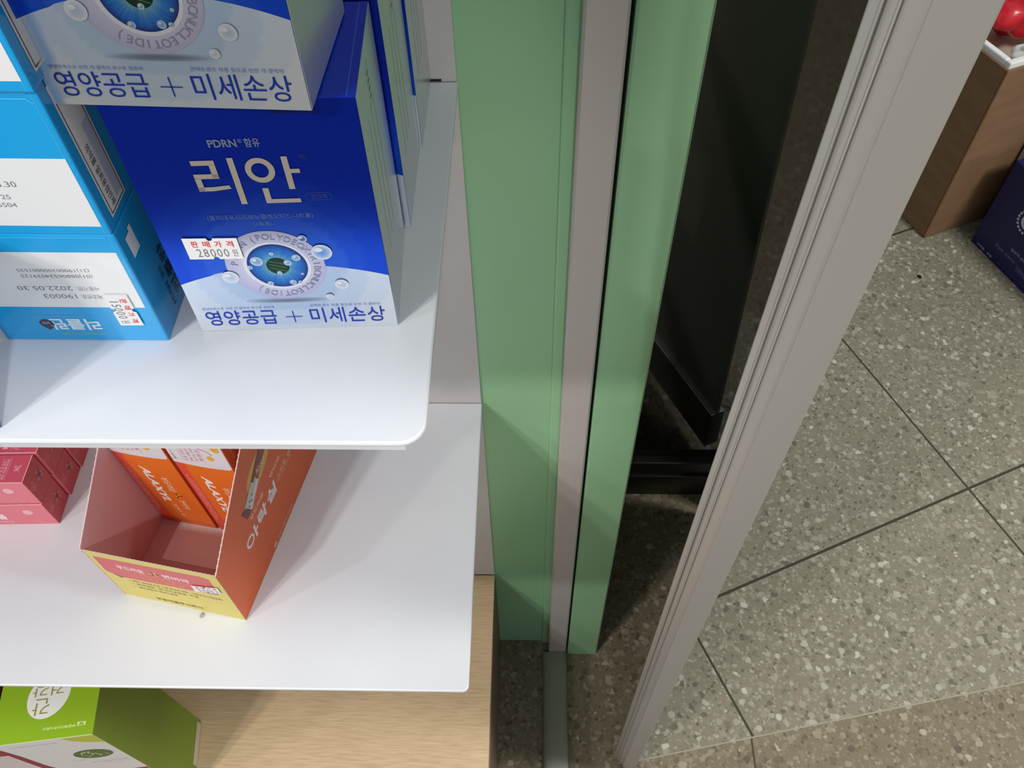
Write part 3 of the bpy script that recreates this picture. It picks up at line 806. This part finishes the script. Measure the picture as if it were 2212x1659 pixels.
def orange_carton():
    w, d, h = .0570, .088, .190
    mb = MB(); og = (230, 112, 34); dr = (206, 84, 38)
    mb.box(-w / 2, w / 2, 0, d, 0, h, {'-y': og, '+x': dr, '-x': dr, '+z': og, '*': og}, M['print'], .0007)
    f = front(mb, w, d, h, M['print'])
    f.poly([(0.4, 0.4), (14, 0.4), (11.2, 9), (9.6, 60), (9, 126), (0.4, 128)], (224, 82, 62), 1)
    arc = [(0.4 + 56.2 * i / 10, 127.6 + 6.0 * (i / 10 - 1) * (i / 10) * 1.6 + 1.0 * i / 10) for i in range(11)]
    f.poly(arc[:-1] + [(54.4, 128.4), (56.4, 131), (56.4, 186), (0.4, 186)], (222, 218, 224), 2)
    wt = (246, 236, 236); ch = (252, 220, 196); pk = (250, 190, 180)
    f.text('ALAXYL', 18.6, 43.5, 27.0, 108.5, wt, 3, 0.04, rot=3, shear=.25)
    f.text('부드러운', 33.0, 66, 40.4, 92.6, ch, 3, 0.01, rot=3); f.text('변비약', 35.4, 33.6, 42.0, 50.6, ch, 3, 0.01, rot=3)
    for i in range(6):
        q = 2 * pi * i / 6; f.ell(38.6 + 2.2 * cos(q), 59 + 2.6 * sin(q), 1.6, 1.0, (240, 190, 60) if i % 2 else (120, 44, 26), 3, rot=q, n=12)
    f.text('SOFT 정', 25.6, 17, 30.0, 40, ch, 3, rot=3); f.text('생약성분', 22.4, 20, 24.4, 39, (250, 190, 130), 3, rot=3)
    f.text('ⓐ 생약성분의 변비치료제로 자연스러운', 3.0, 22, 5.4, 107, pk, 3, rot=3); f.text('ⓐ 부드럽고 편안하게 작용하는 소프트정', 6.0, 29, 8.2, 97, pk, 3, rot=3)
    f.text('30정', 47, 12, 51, 23, (246, 150, 80), 3, rot=3)
    rd = (214, 110, 104)
    for i, (x, n) in enumerate(((14, '식이섬유 함유'), (19, '완화제'), (24, '배변 개선에'), (29, '도움을'))): f.text(n, x, 133 + i, x + 3.0, 158 - i, rd, 3, rot=3)
    f.line([(12.4, 132), (12.4, 162)], .25, rd, 3); f.line([(33, 132), (33, 162)], .25, rd, 3)
    f.text('455mg × 25정', 2.4, 133, 5.8, 163, (110, 108, 112), 3, 0.01, rot=3)
    f.ell(40.5, 143, 3.4, 3.8, (234, 176, 60), 3, n=20); f.line([(41, 146), (43.5, 150)], .7, (234, 176, 60), 3)
    f.ell(11, 160, 2.8, 3.2, (234, 176, 60), 3, n=20)
    f.poly([(17, 158), (22, 155), (30, 160), (33, 166), (28, 172), (20, 168)], (222, 110, 70), 3); f.line([(28, 160), (40, 154), (44, 150)], 1.0, (222, 110, 70), 3)
    f.poly([(36, 166), (45, 160), (51, 168), (44, 175)], (222, 110, 70), 3); f.ell(50, 160, 4, 5, (230, 168, 60), 4, n=20)
    r = side(mb, w, d, h, M['print'])
    r.text('아락실 생약성분 변비치료제', 6, 60, 10, 160, (232, 160, 110), 1, rot=3)
    return mb.build('laxative_carton')
tm = Matrix.Rotation(rad(-11.44), 4, 'Z'); lean = Matrix.Rotation(rad(-2.0), 3, 'Y'); tm.translation = (-0.3211, 0.3024, ZL)
GO = 'orange cartons standing in the display tray'
O1 = orange_carton()
p = tm @ Vector((-.0312, .0800, .0018)); O1.location = p; O1.rotation_euler = (Matrix.Rotation(rad(-11.2), 3, 'Z') @ lean).to_euler()
tag(O1, 'left orange carton standing in the display tray, its full name in view', 'medicine box', GO)
p = tm @ Vector((.0282, .0812, .0018)); dup(O1, p, (Matrix.Rotation(rad(-11.6), 3, 'Z') @ lean).to_euler(), 'right orange carton in the display tray, partly hidden by the tray side', group=GO)

def crumb():
    mb = MB(); t = bmesh.new(); bmesh.ops.create_icosphere(t, subdivisions=2, radius=1)
    rn = random.Random(3)
    for v in t.verts: v.co = Vector((v.co.x * .0016, v.co.y * .0026, v.co.z * .0012)) * (1 + rn.uniform(-.2, .2))
    t.normal_update(); mb.add(t, (176, 156, 150), M['plain'], mtx=Matrix.Translation((0, 0, .0011))); t.free()
    o = mb.build('paper_crumb', loc=(-0.3032, 0.2940, ZL)); tag(o, 'tiny brownish paper crumb on the lower shelf before the orange tray', 'crumb')
crumb()

# ---------------------------------------------------------------- green carton on the wood deck
def green_carton():
    w, d, h = .1035, .0909, .3055
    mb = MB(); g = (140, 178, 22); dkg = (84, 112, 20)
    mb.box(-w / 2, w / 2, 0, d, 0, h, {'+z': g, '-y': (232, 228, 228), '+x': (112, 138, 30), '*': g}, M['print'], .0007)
    t = top(mb, w, d, h, M['print'])
    t.ell(51, 46, 21, 25, (234, 234, 230), 1, n=48, rot=-.45)
    oc = (146, 150, 66)
    t.text('간', 36.5, 25.6, 53.5, 42.6, oc, 2, rot=2); t.text('건강', 33.5, 45.0, 66.5, 60.0, oc, 2, rot=2)
    ly = (222, 236, 160)
    t.rect(86.0, 10.6, 94.4, 14.4, ly, 1); t.text('ㅠ', 87.2, 11.2, 93.2, 13.9, (120, 160, 30), 2, 0.05, rot=2)
    t.text('부광메디카주식회사', 51, 9.8, 84.6, 12.8, ly, 1, 0.02, rot=2)
    f = front(mb, w, d, h, M['print'])
    f.poly([(70, 304), (76, 292), (84, 284), (94, 279), (103, 275), (103, 304.5)], (196, 204, 60), 1)
    for i in range(4): f.line([(80 + i * 5, 303), (88 + i * 4, 282)], .8, (224, 214, 120), 2)
    f.ell(75, 237, 20.5, 17, (92, 118, 62), 1, n=40, rot=.12, edge=(84, 106, 52))
    rn = random.Random(8)
    for i in range(11):
        x, y, q = rn.uniform(62, 88), rn.uniform(228, 246), rn.uniform(0, 3)
        f.ell(x, y, 4.4, .8, (176, 196, 150) if i % 3 else (222, 226, 206), 2, rot=q, n=12)
    tx = (196, 190, 192)
    f.text('간 기능 개선에 도움을 줄 수 있는 건강기능식품', 15, 290, 61, 293.4, tx, 1); f.text('밀크씨슬추출물', 45, 215.4, 58, 218, tx, 1); f.text('실리마린 함유 건강기능식품', 60, 202, 98, 206, tx, 1); f.text('1,000 mg x 60', 72, 196, 99, 199, tx, 1)
    f.poly([(0.5, 296), (4, 284), (9, 258), (14, 214), (22, 182), (40, 164), (70, 158), (103, 159), (103, 130), (60, 128), (24, 140), (10, 170), (4, 220), (0.5, 262)], (150, 40, 62), 1)
    r = side(mb, w, d, h, M['print'])
    lt = (150, 168, 60)
    for i, (y, s0, s1, st) in enumerate(((272, 9.5, 35.7, '영양정보'), (214, 10.6, 44.9, '밀크씨슬추출물'), (196, 11, 42, '비타민 B1 B2'), (141, 12.7, 32.7, '섭취방법'), (118, 14, 52, '1일 1회 1정'), (104, 15, 56, '보관방법: 서늘한 곳'), (92, 16, 50, '소비자상담실'), (81, 16.4, 46.7, '제조일자'), (66, 18, 52, '유통기한 표시'), (54, 20, 60, '건강기능식품'), (42, 22, 58, '부광메디카'))):
        r.text(st, s0, y - 1.6, s1, y + 1.6, lt, 1)
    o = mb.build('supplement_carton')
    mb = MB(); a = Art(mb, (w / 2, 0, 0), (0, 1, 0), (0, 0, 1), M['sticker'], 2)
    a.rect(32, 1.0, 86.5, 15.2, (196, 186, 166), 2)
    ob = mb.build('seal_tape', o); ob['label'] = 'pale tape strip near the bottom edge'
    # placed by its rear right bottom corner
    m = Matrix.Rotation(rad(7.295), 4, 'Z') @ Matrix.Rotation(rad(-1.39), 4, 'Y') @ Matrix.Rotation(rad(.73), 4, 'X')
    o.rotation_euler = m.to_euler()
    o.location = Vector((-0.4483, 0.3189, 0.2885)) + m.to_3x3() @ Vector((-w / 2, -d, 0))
    tag(o, 'tall lime green and white supplement carton standing upside down on the wood deck', 'supplement box')
    mb = MB(); mb.box(-.05, .05, 0, .08, 0, .30, {'*': (150, 34, 48)}, M['print'], .0007)
    f = front(mb, .1, .08, .3, M['print']); f.rect(8, 60, 92, 180, (226, 214, 214), 1)
    q = mb.build('supplement_carton', loc=(-0.6135, 0.228, .2875), rot=(0, 0, rad(7)))
    tag(q, 'dark red carton beside the lime green carton, at the left picture edge', 'supplement box')
green_carton()

# ---------------------------------------------------------------- things on the floor at the right
def cardboard_box():
    W, D, H = .52, .40, .462
    t = thing('cardboard_box', 'open brown cardboard box with white liner standing on the terrazzo floor', 'box', (0.9565, 1.553, 0), (0, 0, rad(23.5)))
    mb = MB(); th = .006
    for x0, x1, y0, y1 in ((0, W, 0, th), (0, W, D - th, D), (0, th, th, D - th), (W - th, W, th, D - th)): mb.box(x0, x1, y0, y1, 0, H, WHITE, M['cardboard'], .002)
    mb.box(th, W - th, th, D - th, .001, .007, WHITE, M['cardboard'])
    mb.build('carton_body', t)
    mb = MB(); a = th; b = .020
    for x0, x1, y0, y1 in ((a, W - a, a, b), (a, W - a, D - b, D - a), (a, b, b, D - b), (W - b, W - a, b, D - b)): mb.box(x0, x1, y0, y1, .02, H + .012, WHITE, M['liner'], .003)
    mb.build('foam_liner', t)
    mb = MB(); mb.box(0.03, W - .03, 0.03, D - .03, .01, .33, (190, 180, 160), M['plain']); mb.build('packing_fill', t)
cardboard_box()

def crumpled(name, mat, loc, size, seed, label, cat):
    t = bmesh.new(); bmesh.ops.create_icosphere(t, subdivisions=4, radius=1)
    rn = random.Random(seed); dirs = [Vector((rn.uniform(-1, 1), rn.uniform(-1, 1), rn.uniform(-1, 1))).normalized() for _ in range(16)]
    for v in t.verts:
        n = v.co.normalized(); r = 1.0
        for i, d in enumerate(dirs): r += .05 * math.sin((5 + i % 5 * 2) * n.dot(d) + i) * (1 if i % 2 else -.8)
        v.co = Vector((n.x * size[0], n.y * size[1], n.z * size[2])) * r
    zmin = min(v.co.z for v in t.verts)
    for v in t.verts: v.co.z -= zmin
    t.normal_update(); mb = MB(); mb.add(t, WHITE, mat, smooth=True); t.free()
    o = mb.build(name, loc=loc); tag(o, label, cat)
crumpled('plastic_bag', M['red_bag'], (1.12, 1.88, .332), (.120, .085, .095), 4, 'crumpled red plastic bag lying in the open cardboard box', 'bag')
crumpled('plastic_bag', M['white_bag'], (1.105, 1.69, .332), (.062, .04, .055), 9, 'crumpled white plastic bag in the cardboard box in front of the red one', 'bag')

def floor_blue_box():
    L, W, H = .30, .24, .245
    mb = MB(); nv = (10, 12, 76)
    mb.box(0, W, 0, L, 0, H, {'*': nv, '+z': (14, 17, 84)}, M['print'], .0015)
    a = Art(mb, (0, L, 0), (0, -1, 0), (0, 0, 1), M['print'])
    wt = (150, 152, 190); dm = (96, 98, 150)
    a.text('의약품 · 상담', 17, 6, 70, 13, wt, 1, .02); a.text('Eye care', 63, 38, 127, 50, dm, 1, .01); a.text('인공눈물', 136, 30, 170, 44, dm, 1, .01)
    a.text('점안액 60관입', 102, 62, 160, 70, wt, 1, .01); a.line([(82, 9.6), (290, 22)], 1.2, (50, 46, 126), 1)
    for i in range(20):
        q = 2 * pi * i / 20; a.ell(104 + 28 * cos(q), 146 + 28 * sin(q), 3.4, 3.4, (186, 188, 200), 1, n=12)
    a.ell(104, 146, 19, 19, (190, 192, 202), 1, n=32); a.ell(104, 146, 11, 11, nv, 2, n=28)
    rz = math.atan2(0.37, 0.93)
    # rear left bottom corner at c0, long side runs towards the camera
    o = mb.build('blue_carton', rot=(0, 0, rz))
    o.location = Vector((1.068, 1.546, 0)) + Vector((sin(rz), -cos(rz), 0)) * L
    tag(o, 'navy blue carton on the floor before the cardboard box, at the right edge', 'box')
floor_blue_box()

def small_floor_things():
    mb = MB(); mb.box(0, .20, 0, .03, 0, .285, {'*': (214, 212, 222)}, M['print'], .001)
    f = Art(mb, (0, 0, 0), (1, 0, 0), (0, 0, 1), M['print']); f.rect(10, 190, 190, 230, (150, 150, 190), 1)
    o = mb.build('white_carton', loc=(1.1300, 1.5910, 0), rot=(0, 0, rad(22))); tag(o, 'flat white carton squeezed between the navy carton and the cardboard box', 'box')
    mb = MB(); t = bmesh.new(); bmesh.ops.create_icosphere(t, subdivisions=2, radius=1)
    rn = random.Random(6)
    for v in t.verts: v.co = Vector((v.co.x * .006, v.co.y * .0035, v.co.z * .0026)) * (1 + rn.uniform(-.2, .2))
    t.normal_update(); mb.add(t, WHITE, M['black'], mtx=Matrix.Translation((0, 0, .0024)), smooth=True); t.free()
    o = mb.build('pebble', loc=(0.9120, 1.4240, 0), rot=(0, 0, -.9)); tag(o, 'tiny black pebble lying on the pale terrazzo floor', 'pebble')
small_floor_things()
